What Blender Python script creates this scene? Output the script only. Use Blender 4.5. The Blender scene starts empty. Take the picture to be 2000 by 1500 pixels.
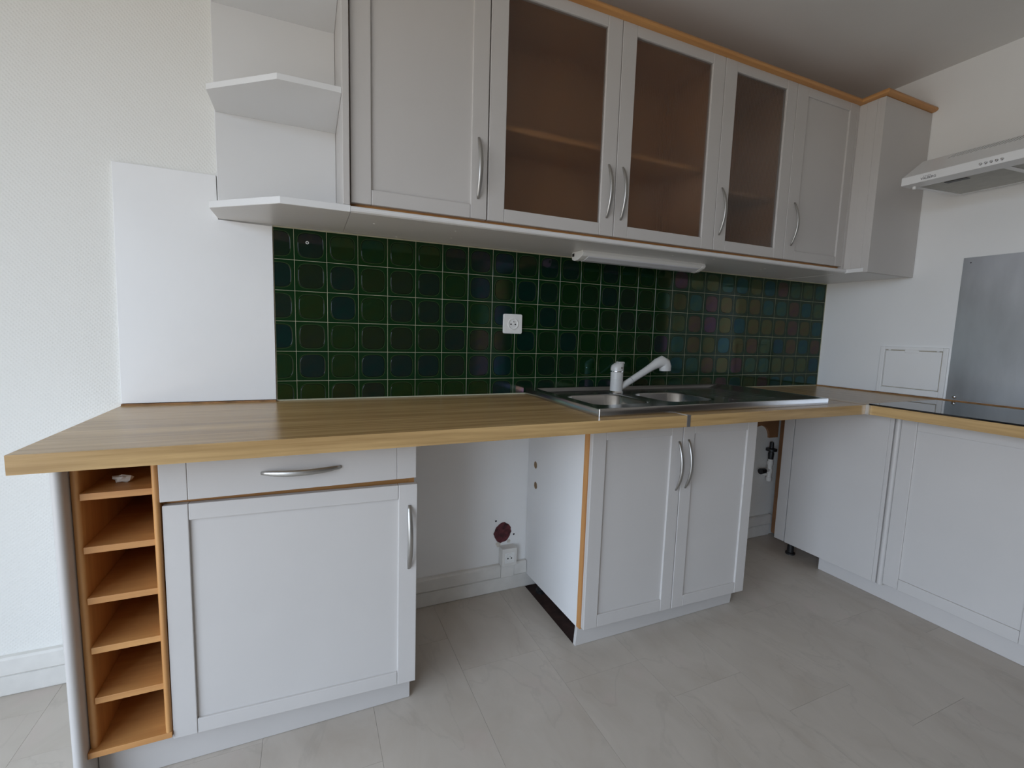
import bpy, bmesh, math, random
from mathutils import Vector, Matrix
random.seed(7)
S = bpy.context.scene
COL = S.collection

# ------------------------------------------------------------------ camera
cam = bpy.data.cameras.new('camera')
cam.sensor_fit = 'HORIZONTAL'; cam.sensor_width = 36.0
cam.lens = 36.0 * 907.15 / 2000.0
cam.clip_start = 0.02
camo = bpy.data.objects.new('camera', cam); COL.objects.link(camo)
PITCH, ROLL, YAW = -0.11056, -0.02915, -0.41484
Rw = (Matrix.Rotation(YAW, 3, 'Z') @ Matrix.Rotation(PITCH, 3, 'X') @ Matrix.Rotation(ROLL, 3, 'Y'))
r, f, u = Rw.col[0], Rw.col[1], Rw.col[2]
M = Matrix((( r[0], u[0], -f[0], 0.03866), (r[1], u[1], -f[1], -1.79790), (r[2], u[2], -f[2], 1.13912), (0, 0, 0, 1)))
camo.matrix_world = M
S.camera = camo

# ------------------------------------------------------------------ daylight (overcast sky through the window on the left)
W = bpy.data.worlds.new('overcast_sky'); S.world = W; W.use_nodes = True
nt = W.node_tree; nt.nodes.clear()
wo = nt.nodes.new('ShaderNodeOutputWorld'); bg = nt.nodes.new('ShaderNodeBackground')
tc = nt.nodes.new('ShaderNodeTexCoord'); sx = nt.nodes.new('ShaderNodeSeparateXYZ'); cr = nt.nodes.new('ShaderNodeValToRGB')
nt.links.new(tc.outputs['Generated'], sx.inputs[0]); 
mr = nt.nodes.new('ShaderNodeMapRange'); mr.inputs[1].default_value = -1; mr.inputs[2].default_value = 1
nt.links.new(sx.outputs['Z'], mr.inputs[0]); nt.links.new(mr.outputs[0], cr.inputs[0])
CE = cr.color_ramp.elements      # plain ground below the horizon, overcast sky above it
CE[0].position = 0.495; CE[0].color = (0.36, 0.34, 0.31, 1)
CE[1].position = 0.505; CE[1].color = (0.76, 0.90, 1.09, 1)
nt.links.new(cr.outputs[0], bg.inputs[0]); bg.inputs[1].default_value = 6.8
nt.links.new(bg.outputs[0], wo.inputs[0])
WIN = (-4.20, -0.92, 0.10, 2.15)          # y0 y1 z0 z1 of the glazed opening in the left wall
XL, XR, YB, ZC = -1.68, 2.814, -6.0, 2.433
al = bpy.data.lights.new('window_left_offscreen', 'AREA'); al.shape = 'RECTANGLE'
al.size = WIN[3] - WIN[2]; al.size_y = WIN[1] - WIN[0]; al.cycles.is_portal = True
alo = bpy.data.objects.new('window_left_offscreen', al); COL.objects.link(alo)
alo.location = (XL - 0.19, (WIN[0] + WIN[1]) / 2, (WIN[2] + WIN[3]) / 2); alo.rotation_euler = (0, -math.pi / 2, 0)

vs = S.view_settings
S.display_settings.display_device = 'sRGB'
vs.view_transform = 'Standard'; vs.look = 'None'; vs.gamma = 1.0; vs.use_curve_mapping = False
vs.exposure = 0.0
S.cycles.max_bounces = 10; S.cycles.diffuse_bounces = 6; S.cycles.glossy_bounces = 4; S.cycles.transmission_bounces = 8
S.cycles.sample_clamp_indirect = 6.0

# ------------------------------------------------------------------ materials
def new_mat(name):
    m = bpy.data.materials.new(name); m.use_nodes = True
    b = m.node_tree.nodes['Principled BSDF']
    return m, m.node_tree, b
def nd(t, kind, **kw):
    n = t.nodes.new(kind)
    for k, v in kw.items(): setattr(n, k, v)
    return n
def paint(name, col, rough=0.4, var=0.04, scale=6.0, bump=0.0, bscale=300.0, metal=0.0, spec=0.5):
    m, t, b = new_mat(name)
    co = nd(t, 'ShaderNodeTexCoord')
    n = nd(t, 'ShaderNodeTexNoise'); n.inputs['Scale'].default_value = scale; n.inputs['Detail'].default_value = 4
    t.links.new(co.outputs['Object'], n.inputs['Vector'])
    rp = nd(t, 'ShaderNodeValToRGB')
    rp.color_ramp.elements[0].position = 0.3; rp.color_ramp.elements[1].position = 0.7
    rp.color_ramp.elements[0].color = tuple(c * (1 - var) for c in col) + (1,)
    rp.color_ramp.elements[1].color = tuple(min(1, c * (1 + var)) for c in col) + (1,)
    t.links.new(n.outputs['Fac'], rp.inputs[0]); t.links.new(rp.outputs[0], b.inputs['Base Color'])
    b.inputs['Roughness'].default_value = rough; b.inputs['Metallic'].default_value = metal
    b.inputs['Specular IOR Level'].default_value = spec
    if bump:
        n2 = nd(t, 'ShaderNodeTexNoise'); n2.inputs['Scale'].default_value = bscale
        t.links.new(co.outputs['Object'], n2.inputs['Vector'])
        bp = nd(t, 'ShaderNodeBump'); bp.inputs['Strength'].default_value = bump; bp.inputs['Distance'].default_value = 0.001
        t.links.new(n2.outputs['Fac'], bp.inputs['Height']); t.links.new(bp.outputs[0], b.inputs['Normal'])
    return m
def wood(name, c0, c1, axis='X', fine=60.0, long=2.5, rough=0.35, coat=0.0):
    m, t, b = new_mat(name)
    co = nd(t, 'ShaderNodeTexCoord'); mp = nd(t, 'ShaderNodeMapping')
    s = [fine, fine, fine]; s['XYZ'.index(axis)] = long
    mp.inputs['Scale'].default_value = s
    t.links.new(co.outputs['Object'], mp.inputs['Vector'])
    n = nd(t, 'ShaderNodeTexNoise'); n.inputs['Scale'].default_value = 1.0; n.inputs['Detail'].default_value = 6; n.inputs['Roughness'].default_value = 0.6
    t.links.new(mp.outputs[0], n.inputs['Vector'])
    mp2 = nd(t, 'ShaderNodeMapping'); s2 = [fine * 0.22] * 3; s2['XYZ'.index(axis)] = long * 0.35
    mp2.inputs['Scale'].default_value = s2; t.links.new(co.outputs['Object'], mp2.inputs['Vector'])
    n2 = nd(t, 'ShaderNodeTexNoise'); n2.inputs['Scale'].default_value = 1.0; n2.inputs['Detail'].default_value = 3
    t.links.new(mp2.outputs[0], n2.inputs['Vector'])
    ad = nd(t, 'ShaderNodeMath', operation='ADD'); t.links.new(n.outputs['Fac'], ad.inputs[0]); t.links.new(n2.outputs['Fac'], ad.inputs[1])
    rp = nd(t, 'ShaderNodeValToRGB')
    rp.color_ramp.elements[0].position = 0.38; rp.color_ramp.elements[1].position = 0.64
    rp.color_ramp.elements[0].color = c0 + (1,); rp.color_ramp.elements[1].color = c1 + (1,)
    ml = nd(t, 'ShaderNodeMath', operation='MULTIPLY'); ml.inputs[1].default_value = 0.5
    t.links.new(ad.outputs[0], ml.inputs[0]); t.links.new(ml.outputs[0], rp.inputs[0])
    t.links.new(rp.outputs[0], b.inputs['Base Color']); b.inputs['Roughness'].default_value = rough
    b.inputs['Coat Weight'].default_value = coat; b.inputs['Coat Roughness'].default_value = 0.15
    return m
def woven(name, col):
    m, t, b = new_mat(name)
    co = nd(t, 'ShaderNodeTexCoord'); mp = nd(t, 'ShaderNodeMapping'); mp.inputs['Rotation'].default_value = (0, math.radians(38), 0)
    t.links.new(co.outputs['Object'], mp.inputs['Vector'])
    w1 = nd(t, 'ShaderNodeTexWave', bands_direction='X'); w1.inputs['Scale'].default_value = 38; w1.inputs['Distortion'].default_value = 1.0
    w2 = nd(t, 'ShaderNodeTexWave', bands_direction='Z'); w2.inputs['Scale'].default_value = 38; w2.inputs['Distortion'].default_value = 1.0
    t.links.new(mp.outputs[0], w1.inputs['Vector']); t.links.new(mp.outputs[0], w2.inputs['Vector'])
    mu = nd(t, 'ShaderNodeMath', operation='MULTIPLY'); t.links.new(w1.outputs['Fac'], mu.inputs[0]); t.links.new(w2.outputs['Fac'], mu.inputs[1])
    bp = nd(t, 'ShaderNodeBump'); bp.inputs['Strength'].default_value = 0.45; bp.inputs['Distance'].default_value = 0.0012
    t.links.new(mu.outputs[0], bp.inputs['Height']); t.links.new(bp.outputs[0], b.inputs['Normal'])
    b.inputs['Base Color'].default_value = col + (1,); b.inputs['Roughness'].default_value = 0.7
    return m
def tile_mat(name, lo, hi, film):
    m, t, b = new_mat(name)
    oi = nd(t, 'ShaderNodeObjectInfo'); rp = nd(t, 'ShaderNodeValToRGB')
    rp.color_ramp.elements[0].color = lo + (1,); rp.color_ramp.elements[1].color = hi + (1,)
    t.links.new(oi.outputs['Random'], rp.inputs[0])
    t.links.new(rp.outputs[0], b.inputs['Base Color'])
    b.inputs['Roughness'].default_value = 0.07; b.inputs['Specular IOR Level'].default_value = 0.26
    if film:
        co = nd(t, 'ShaderNodeTexCoord'); n = nd(t, 'ShaderNodeTexNoise'); n.inputs['Scale'].default_value = 22
        t.links.new(co.outputs['Object'], n.inputs['Vector'])
        ml = nd(t, 'ShaderNodeMath', operation='MULTIPLY_ADD'); ml.inputs[1].default_value = 150; ml.inputs[2].default_value = 215
        t.links.new(oi.outputs['Random'], ml.inputs[0])
        m2 = nd(t, 'ShaderNodeMath', operation='MULTIPLY_ADD'); m2.inputs[1].default_value = 90
        t.links.new(n.outputs['Fac'], m2.inputs[0]); t.links.new(ml.outputs[0], m2.inputs[2])
        t.links.new(m2.outputs[0], b.inputs['Thin Film Thickness']); b.inputs['Thin Film IOR'].default_value = 1.45
    return m
def floor_mat(name):
    m, t, b = new_mat(name)
    co = nd(t, 'ShaderNodeTexCoord'); oi = nd(t, 'ShaderNodeObjectInfo')
    off = nd(t, 'ShaderNodeVectorMath', operation='ADD'); sc = nd(t, 'ShaderNodeVectorMath', operation='SCALE')
    cmb = nd(t, 'ShaderNodeCombineXYZ'); sc.inputs['Scale'].default_value = 13.0
    t.links.new(oi.outputs['Random'], cmb.inputs[0]); t.links.new(oi.outputs['Random'], cmb.inputs[1])
    t.links.new(cmb.outputs[0], sc.inputs[0]); t.links.new(sc.outputs[0], off.inputs[1]); t.links.new(co.outputs['Object'], off.inputs[0])
    mp = nd(t, 'ShaderNodeMapping'); mp.inputs['Scale'].default_value = (4.5, 2.4, 1); mp.inputs['Rotation'].default_value = (0, 0, math.radians(52))
    t.links.new(off.outputs[0], mp.inputs['Vector'])
    n = nd(t, 'ShaderNodeTexNoise'); n.inputs['Scale'].default_value = 1.6; n.inputs['Detail'].default_value = 9; n.inputs['Roughness'].default_value = 0.62; n.inputs['Distortion'].default_value = 0.8
    t.links.new(mp.outputs[0], n.inputs['Vector'])
    rp = nd(t, 'ShaderNodeValToRGB'); e = rp.color_ramp.elements
    e[0].position = 0.25; e[0].color = (0.47, 0.415, 0.355, 1); e[1].position = 0.75; e[1].color = (0.565, 0.51, 0.45, 1)
    k = e.new(0.5); k.color = (0.52, 0.47, 0.412, 1)
    t.links.new(n.outputs['Fac'], rp.inputs[0])
    n2 = nd(t, 'ShaderNodeTexNoise'); n2.inputs['Scale'].default_value = 0.9; n2.inputs['Detail'].default_value = 5; n2.inputs['Distortion'].default_value = 1.5
    t.links.new(mp.outputs[0], n2.inputs['Vector'])
    rp2 = nd(t, 'ShaderNodeValToRGB'); e2 = rp2.color_ramp.elements
    e2[0].position = 0.60; e2[0].color = (0, 0, 0, 1); e2[1].position = 0.74; e2[1].color = (0.5, 0.5, 0.5, 1)
    t.links.new(n2.outputs['Fac'], rp2.inputs[0])
    mx = nd(t, 'ShaderNodeMix', data_type='RGBA'); mx.inputs[7].default_value = (0.55, 0.46, 0.42, 1)
    t.links.new(rp2.outputs[0], mx.inputs[0]); t.links.new(rp.outputs[0], mx.inputs[6])
    # thin dark printed veins
    n3 = nd(t, 'ShaderNodeTexNoise'); n3.inputs['Scale'].default_value = 0.75; n3.inputs['Detail'].default_value = 7; n3.inputs['Distortion'].default_value = 0.6
    t.links.new(mp.outputs[0], n3.inputs['Vector'])
    rp3 = nd(t, 'ShaderNodeValToRGB'); e3 = rp3.color_ramp.elements
    e3[0].position = 0.488; e3[0].color = (0, 0, 0, 1); e3[1].position = 0.512; e3[1].color = (0, 0, 0, 1)
    q = e3.new(0.5); q.color = (0.14, 0.14, 0.14, 1)
    t.links.new(n3.outputs['Fac'], rp3.inputs[0])
    mx2 = nd(t, 'ShaderNodeMix', data_type='RGBA'); mx2.inputs[7].default_value = (0.24, 0.22, 0.19, 1)
    t.links.new(rp3.outputs[0], mx2.inputs[0]); t.links.new(mx.outputs[2], mx2.inputs[6])
    t.links.new(mx2.outputs[2], b.inputs['Base Color'])
    b.inputs['Roughness'].default_value = 0.38
    return m
def glass_mat(name):
    m, t, b = new_mat(name)
    b.inputs['Base Color'].default_value = (0.93, 0.90, 0.86, 1)
    b.inputs['Transmission Weight'].default_value = 1.0; b.inputs['IOR'].default_value = 1.45
    b.inputs['Roughness'].default_value = 0.22
    co = nd(t, 'ShaderNodeTexCoord'); w = nd(t, 'ShaderNodeTexWave', bands_direction='X'); w.inputs['Scale'].default_value = 38
    t.links.new(co.outputs['Object'], w.inputs['Vector'])
    bp = nd(t, 'ShaderNodeBump'); bp.inputs['Strength'].default_value = 0.25; bp.inputs['Distance'].default_value = 0.001
    t.links.new(w.outputs['Fac'], bp.inputs['Height']); t.links.new(bp.outputs[0], b.inputs['Normal'])
    return m
def steel(name, col, rough, blotch=0.0, axis=0):
    m, t, b = new_mat(name)
    b.inputs['Metallic'].default_value = 1.0; b.inputs['Roughness'].default_value = rough
    co = nd(t, 'ShaderNodeTexCoord'); mp = nd(t, 'ShaderNodeMapping'); mp.inputs['Scale'].default_value = (5, 5, 1.5)
    t.links.new(co.outputs['Object'], mp.inputs['Vector'])
    n = nd(t, 'ShaderNodeTexNoise'); n.inputs['Scale'].default_value = 1.2; n.inputs['Detail'].default_value = 6
    t.links.new(mp.outputs[0], n.inputs['Vector'])
    rp = nd(t, 'ShaderNodeValToRGB')
    rp.color_ramp.elements[0].position = 0.3; rp.color_ramp.elements[1].position = 0.7
    rp.color_ramp.elements[0].color = tuple(c * (1 - blotch) for c in col) + (1,); rp.color_ramp.elements[1].color = col + (1,)
    t.links.new(n.outputs['Fac'], rp.inputs[0]); t.links.new(rp.outputs[0], b.inputs['Base Color'])
    mr = nd(t, 'ShaderNodeMath', operation='MULTIPLY_ADD'); mr.inputs[1].default_value = blotch * 0.4; mr.inputs[2].default_value = rough - blotch * 0.2
    t.links.new(n.outputs['Fac'], mr.inputs[0]); t.links.new(mr.outputs[0], b.inputs['Roughness'])
    return m

MW = paint('white_cabinet_lacquer', (0.555, 0.53, 0.51), 0.38, 0.015, 5)
MWS = paint('white_melamine', (0.74, 0.735, 0.73), 0.35, 0.01, 5)
MWALL = paint('white_wall_paint', (0.855, 0.855, 0.85), 0.65, 0.015, 4, 0.15, 120)
MBOARD = paint('white_gloss_board', (0.87, 0.87, 0.87), 0.35, 0.015, 5, 0.1, 60)
MREAR = paint('dark_brown_unseen_wall', (0.26, 0.22, 0.19), 0.7, 0.03, 3)  # unseen walls, chosen dark to cut bounce and tile reflections
MCEIL = paint('ceiling_paint', (0.74, 0.73, 0.71), 0.8, 0.02, 3)
MPAPER = woven('woven_wallpaper', (0.82, 0.815, 0.78))
MOAKX = wood('oak_laminate_x', (0.35, 0.215, 0.088), (0.60, 0.40, 0.180), 'X', 75, 3.0, 0.26)
MOAKY = wood('oak_laminate_y', (0.35, 0.215, 0.088), (0.60, 0.40, 0.180), 'Y', 75, 3.0, 0.26)
MBEX = wood('beech_x', (0.48, 0.225, 0.075), (0.60, 0.31, 0.11), 'X', 70, 4, 0.42)
MBEY = wood('beech_y', (0.48, 0.225, 0.075), (0.60, 0.31, 0.11), 'Y', 70, 4, 0.42)
MBEZ = wood('beech_z', (0.48, 0.225, 0.075), (0.60, 0.31, 0.11), 'Z', 70, 4, 0.42)
MINT = wood('brown_cabinet_interior', (0.43, 0.21, 0.085), (0.52, 0.27, 0.115), 'Z', 40, 3, 0.5)
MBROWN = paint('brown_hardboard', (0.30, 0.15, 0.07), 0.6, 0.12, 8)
MGROUT = paint('cream_grout', (0.46, 0.44, 0.31), 0.9, 0.1, 30)
MT1 = tile_mat('green_glaze', (0.0050, 0.026, 0.0050), (0.0042, 0.026, 0.0085), False)
MT2 = tile_mat('green_glaze_centre', (0.0045, 0.021, 0.0040), (0.0030, 0.017, 0.0115), True)
MT3 = tile_mat('olive_glaze_line', (0.046, 0.064, 0.026), (0.050, 0.068, 0.028), False)
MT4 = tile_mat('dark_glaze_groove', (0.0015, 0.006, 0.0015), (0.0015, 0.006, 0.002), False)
MFLOOR = floor_mat('vinyl_stone_print')
MSUB = paint('bare_screed', (0.045, 0.022, 0.018), 0.8, 0.5, 18)
MGLASS = glass_mat('reeded_glass')
MCHR = steel('chrome', (0.85, 0.86, 0.88), 0.12)
MNIC = steel('satin_nickel', (0.47, 0.46, 0.44), 0.40)
MSINK = steel('stainless_sink', (0.56, 0.55, 0.54), 0.22, 0.06)
MSPL = steel('brushed_splash_steel', (0.60, 0.61, 0.63), 0.36, 0.35)
MALU = steel('aluminium_strip', (0.72, 0.74, 0.76), 0.35)
MFILT = paint('grey_filter_mesh', (0.46, 0.45, 0.41), 0.55, 0.06, 30, 0.8, 900, metal=0.6)
MCHIP = paint('raw_chipboard', (0.36, 0.25, 0.15), 0.85, 0.25, 60)
MSLOT = paint('galvanised_lining', (0.40, 0.40, 0.39), 0.5, 0.05, 20)
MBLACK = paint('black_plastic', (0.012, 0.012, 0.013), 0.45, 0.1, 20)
MHOB = paint('black_hob_glass', (0.006, 0.007, 0.009), 0.03, 0.05, 5)
MTAP = paint('ivory_white_tap', (0.60, 0.59, 0.57), 0.28, 0.01, 8)
MPL = paint('white_plastic', (0.82, 0.82, 0.80), 0.3, 0.01, 8)
MPLY = paint('aged_white_plastic', (0.74, 0.725, 0.69), 0.4, 0.05, 20)
MHOOD = paint('white_hood_enamel', (0.79, 0.79, 0.79), 0.22, 0.01, 5)
MDIFF = paint('milky_diffuser', (0.72, 0.73, 0.77), 0.3, 0.01, 8)
MINK = paint('dark_ink', (0.03, 0.02, 0.03), 0.6, 0.05, 8)  # print and small parts; also paints the shade in screw holes
MRED = paint('red_brown_hole', (0.085, 0.018, 0.022), 0.8, 0.7, 45)
MSEAL = paint('orange_brown_seal', (0.30, 0.15, 0.055), 0.7, 0.35, 30)
MHSEAL = paint('yellowed_hatch_joint', (0.42, 0.37, 0.28), 0.8, 0.2, 30)
MFOIL = paint('crumpled_paper', (0.62, 0.58, 0.52), 0.5, 0.1, 60)

# ------------------------------------------------------------------ geometry helpers
def link(o): COL.objects.link(o); return o
def base_of(p):
    return p.matrix_basis.translation.copy() if p is not None and p.type == 'EMPTY' else Vector((0, 0, 0))
def put(name, bm, mats, parent=None, smooth=False, local=False):
    me = bpy.data.meshes.new(name)
    bmesh.ops.recalc_face_normals(bm, faces=bm.faces)
    bm.to_mesh(me); bm.free()
    for m in (mats if isinstance(mats, (list, tuple)) else [mats]): me.materials.append(m)
    o = bpy.data.objects.new(name, me); link(o)
    if smooth:
        for p in me.polygons: p.use_smooth = True
        me.set_sharp_from_angle(angle=math.radians(40))
    if parent is not None:
        o.parent = parent
        if not local and parent.type == 'EMPTY':
            o.matrix_parent_inverse = Matrix.Translation(-Vector(parent.location))
    return o
def bmbox(bm, x0, x1, y0, y1, z0, z1, bev=0.0, seg=2):
    res = bmesh.ops.create_cube(bm, size=1.0)
    vs_ = res['verts']
    bmesh.ops.scale(bm, vec=(abs(x1 - x0), abs(y1 - y0), abs(z1 - z0)), verts=vs_)
    bmesh.ops.translate(bm, vec=((x0 + x1) / 2, (y0 + y1) / 2, (z0 + z1) / 2), verts=vs_)
    if bev > 0:
        ed = list({e for v in vs_ for e in v.link_edges})
        bmesh.ops.bevel(bm, geom=ed, offset=bev, segments=seg, profile=0.5, affect='EDGES')
def box(name, x0, x1, y0, y1, z0, z1, mat, parent=None, bev=0.0, seg=2, local=False, smooth=None):
    bm = bmesh.new(); bmbox(bm, x0, x1, y0, y1, z0, z1, bev, seg)
    return put(name, bm, mat, parent, smooth=(bev > 0.003 if smooth is None else smooth), local=local)
def bmprism(bm, pts, axis, a0, a1):
    def P(p, a):
        if axis == 'x': return (a, p[0], p[1])
        if axis == 'y': return (p[0], a, p[1])
        return (p[0], p[1], a)
    A = [bm.verts.new(P(p, a0)) for p in pts]; B = [bm.verts.new(P(p, a1)) for p in pts]
    n = len(pts)
    fs = [bm.faces.new(A), bm.faces.new(B[::-1])]
    for i in range(n): bm.faces.new((A[i], A[(i + 1) % n], B[(i + 1) % n], B[i]))
    return A, B, fs
def prism(name, pts, axis, a0, a1, mat, parent=None, bev=0.0, smooth=False, local=False):
    bm = bmesh.new(); bmprism(bm, pts, axis, a0, a1)
    if bev: bmesh.ops.bevel(bm, geom=list(bm.edges), offset=bev, segments=2, profile=0.5, affect='EDGES')
    return put(name, bm, mat, parent, smooth=smooth, local=local)
def rrect(x0, x1, y0, y1, r_, n=6):
    P = []
    for cx, cy, a in ((x1 - r_, y1 - r_, 0), (x0 + r_, y1 - r_, 90), (x0 + r_, y0 + r_, 180), (x1 - r_, y0 + r_, 270)):
        for i in range(n + 1):
            t_ = math.radians(a + 90 * i / n); P.append((cx + r_ * math.cos(t_), cy + r_ * math.sin(t_)))
    return P
def bmtube(bm, path, radii, seg=12, flat=(1, 1), cap=True, ref=(0, 0, 1)):
    path = [Vector(p) for p in path]; rings = []
    ref = Vector(ref)
    for i, p in enumerate(path):
        d = (path[min(i + 1, len(path) - 1)] - path[max(i - 1, 0)]).normalized()
        s = d.cross(ref)
        if s.length < 1e-3: s = d.cross(Vector((0, 1, 0)))
        s.normalize(); t_ = s.cross(d).normalized()
        rr = radii[i] if isinstance(radii, (list, tuple)) else radii
        rings.append([bm.verts.new(p + s * rr * flat[0] * math.cos(a) + t_ * rr * flat[1] * math.sin(a)) for a in [2 * math.pi * k / seg for k in range(seg)]])
    for A, B in zip(rings, rings[1:]):
        for k in range(seg): bm.faces.new((A[k], A[(k + 1) % seg], B[(k + 1) % seg], B[k]))
    if cap: bm.faces.new(rings[0][::-1]); bm.faces.new(rings[-1])
def tube(name, path, radii, mat, parent=None, seg=12, flat=(1, 1), local=False):
    bm = bmesh.new(); bmtube(bm, path, radii, seg, flat)
    return put(name, bm, mat, parent, smooth=True, local=local)
def lathe(name, prof, centre, mat, parent=None, seg=24, axis='z', local=False):
    bm = bmesh.new(); rings = []
    for rr, h in prof:
        ring = []
        for k in range(seg):
            a = 2 * math.pi * k / seg; c, s = rr * math.cos(a), rr * math.sin(a)
            v = (c, s, h) if axis == 'z' else ((c, h, s) if axis == 'y' else (h, c, s))
            ring.append(bm.verts.new(Vector(v) + Vector(centre)))
        rings.append(ring)
    for A, B in zip(rings, rings[1:]):
        for k in range(seg): bm.faces.new((A[k], A[(k + 1) % seg], B[(k + 1) % seg], B[k]))
    bm.faces.new(rings[0]); bm.faces.new(rings[-1])
    return put(name, bm, mat, parent, smooth=True, local=local)
def loft(bm, rings, close_last=False, close_first=False):
    R = [[bm.verts.new(p) for p in ring] for ring in rings]
    n = len(R[0])
    for A, B in zip(R, R[1:]):
        for k in range(n): bm.faces.new((A[k], A[(k + 1) % n], B[(k + 1) % n], B[k]))
    if close_last: bm.faces.new(R[-1])
    if close_first: bm.faces.new(R[0])
    return R
def carve(o, bm):
    """cut the closed cutter mesh bm (world coordinates of a part built in world coordinates) out of o"""
    bmesh.ops.recalc_face_normals(bm, faces=bm.faces)
    me = bpy.data.meshes.new('cutter'); bm.to_mesh(me); bm.free()
    c = bpy.data.objects.new('cutter', me); link(c)
    md = o.modifiers.new('cut', 'BOOLEAN'); md.operation = 'DIFFERENCE'; md.solver = 'EXACT'; md.object = c
    bpy.context.view_layer.update(); c.matrix_world = o.matrix_world.copy(); bpy.context.view_layer.update()
    new = bpy.data.meshes.new_from_object(o.evaluated_get(bpy.context.evaluated_depsgraph_get()))
    o.modifiers.remove(md); o.data = new
    bpy.data.objects.remove(c); bpy.data.meshes.remove(me)
def thing(name, label, cat, loc, group=None):
    o = bpy.data.objects.new(name, None); link(o); o.location = loc; o.empty_display_size = 0.05
    o['label'] = label; o['category'] = cat
    if group: o['group'] = group
    return o
def tag(o, label, cat, group=None):
    o['label'] = label; o['category'] = cat
    if group: o['group'] = group
    return o
def struct(o): o['kind'] = 'structure'; return o

# ------------------------------------------------------------------ the room
WT = 0.12
bm = bmesh.new()
bmbox(bm, XL - 0.2, -0.215, 0, WT, -0.02, ZC + 0.1)
bmbox(bm, -0.215, 2.25, 0, WT, -0.02, ZC + 0.1)
bmbox(bm, 2.25, XR + WT, 0, WT, -0.02, ZC + 0.1)
wall_back = struct(put('wall_back', bm, [MPAPER, MWALL]))
for p in wall_back.data.polygons: p.material_index = 1 if -0.2 < p.center.x < 2.25 else 0
HX = 5.4
bm = bmesh.new()
bmbox(bm, XR, XR + WT, -1.32, 0, -0.02, ZC + 0.1); bmbox(bm, XR, XR + WT, -5.2, -1.32, 2.10, ZC + 0.1); bmbox(bm, XR, XR + WT, YB - WT, -5.2, -0.02, ZC + 0.1)  # left open to the added hallway, so the tiles reflect a dark space
wall_right = struct(put('wall_right', bm, MWALL))
wall_added_hall = struct(box('wall_added_hall', HX, HX + WT, YB - WT, -.90, -0.02, ZC + 0.1, MREAR))  # hallway is invented and unseen; it keeps the tile reflections dark
wall_added_hall_end = struct(box('wall_added_hall_end', XR + WT, HX, -1.02, -.90, -0.02, ZC + 0.1, MREAR))
wall_rear = struct(box('wall_rear', XL - 0.2, HX, YB - WT, YB, -0.02, ZC + 0.1, MREAR))
bm = bmesh.new()
bmbox(bm, XL - 0.2, XL, YB, WIN[0], -0.02, ZC + 0.1); bmbox(bm, XL - 0.2, XL, WIN[1], 0, -0.02, ZC + 0.1)
bmbox(bm, XL - 0.2, XL, WIN[0], WIN[1], -0.02, WIN[2]); bmbox(bm, XL - 0.2, XL, WIN[0], WIN[1], WIN[3], ZC + 0.1)
wall_left = struct(put('wall_left', bm, MWALL))
bm = bmesh.new(); bmbox(bm, XL - 0.2, XR, YB, 0, ZC, ZC + 0.1); bmbox(bm, XR, HX, YB, -1.02, ZC, ZC + 0.1)
ceiling = struct(put('ceiling', bm, MCEIL))
bm = bmesh.new(); ym = (WIN[0] + WIN[1]) / 2
for a, b_ in ((WIN[0], WIN[0] + .06), (WIN[1] - .06, WIN[1]), (ym - .04, ym + .04)): bmbox(bm, XL - .14, XL - .08, a, b_, WIN[2], WIN[3], .004)
for a, b_ in ((WIN[2], WIN[2] + .06), (WIN[3] - .06, WIN[3])): bmbox(bm, XL - .14, XL - .08, WIN[0], WIN[1], a, b_, .004)
window_1 = struct(put('window_1', bm, MPL))

# floor: bare screed below, stone-print vinyl planks laid on it (one object per plank)
bm = bmesh.new(); bmbox(bm, XL, XR, YB, 0, -0.03, -0.003); bmbox(bm, XR, HX, YB, -1.02, -0.03, -0.0002)
floor = struct(put('floor', bm, MSUB))
PW, PL = 0.2957, 0.595
EX = (0.918, 1.70, -0.44, 0.001)
mesh_cache = {}
def plank_rects(a, b_, c, d):
    if b_ <= EX[0] or a >= EX[1] or d <= EX[2]: return [(a, b_, c, d)]
    out = []
    if a < EX[0]: out.append((a, EX[0], c, d))
    if b_ > EX[1]: out.append((EX[1], b_, c, d))
    m0, m1 = max(a, EX[0]), min(b_, EX[1])
    if c < EX[2]: out.append((m0, m1, c, EX[2]))
    return out
col0 = math.floor((XL - 0.792) / PW)
for ci in range(col0, 8):
    x0 = 0.792 + ci * PW; x1 = x0 + PW
    off = -0.592 - 0.178 * ci
    off = off - math.ceil((off) / PL) * PL      # in (-PL, 0]
    y1 = off + PL
    while y1 > YB:
        y0 = y1 - PL
        a, b_, c, d = max(x0, XL) + .0003, min(x1, XR) - .0003, max(y0, YB) + .0003, min(y1, 0) - .0003
        if b_ - a > 0.01 and d - c > 0.01:
            rs = plank_rects(a, b_, c, d)
            if rs:
                cx, cy = (a + b_) / 2, (c + d) / 2
                key = (round(b_ - a, 4), round(d - c, 4)) if len(rs) == 1 and rs[0] == (a, b_, c, d) else None
                if key and key in mesh_cache:
                    o = bpy.data.objects.new('plank', mesh_cache[key]); link(o); o.parent = floor
                else:
                    bm = bmesh.new()
                    for q in rs: bmbox(bm, q[0] - cx, q[1] - cx, q[2] - cy, q[3] - cy, -0.0027, 0)
                    o = put('plank', bm, MFLOOR, floor)
                    if key: mesh_cache[key] = o.data
                o.location = (cx, cy, 0)
        y1 = y0

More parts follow.
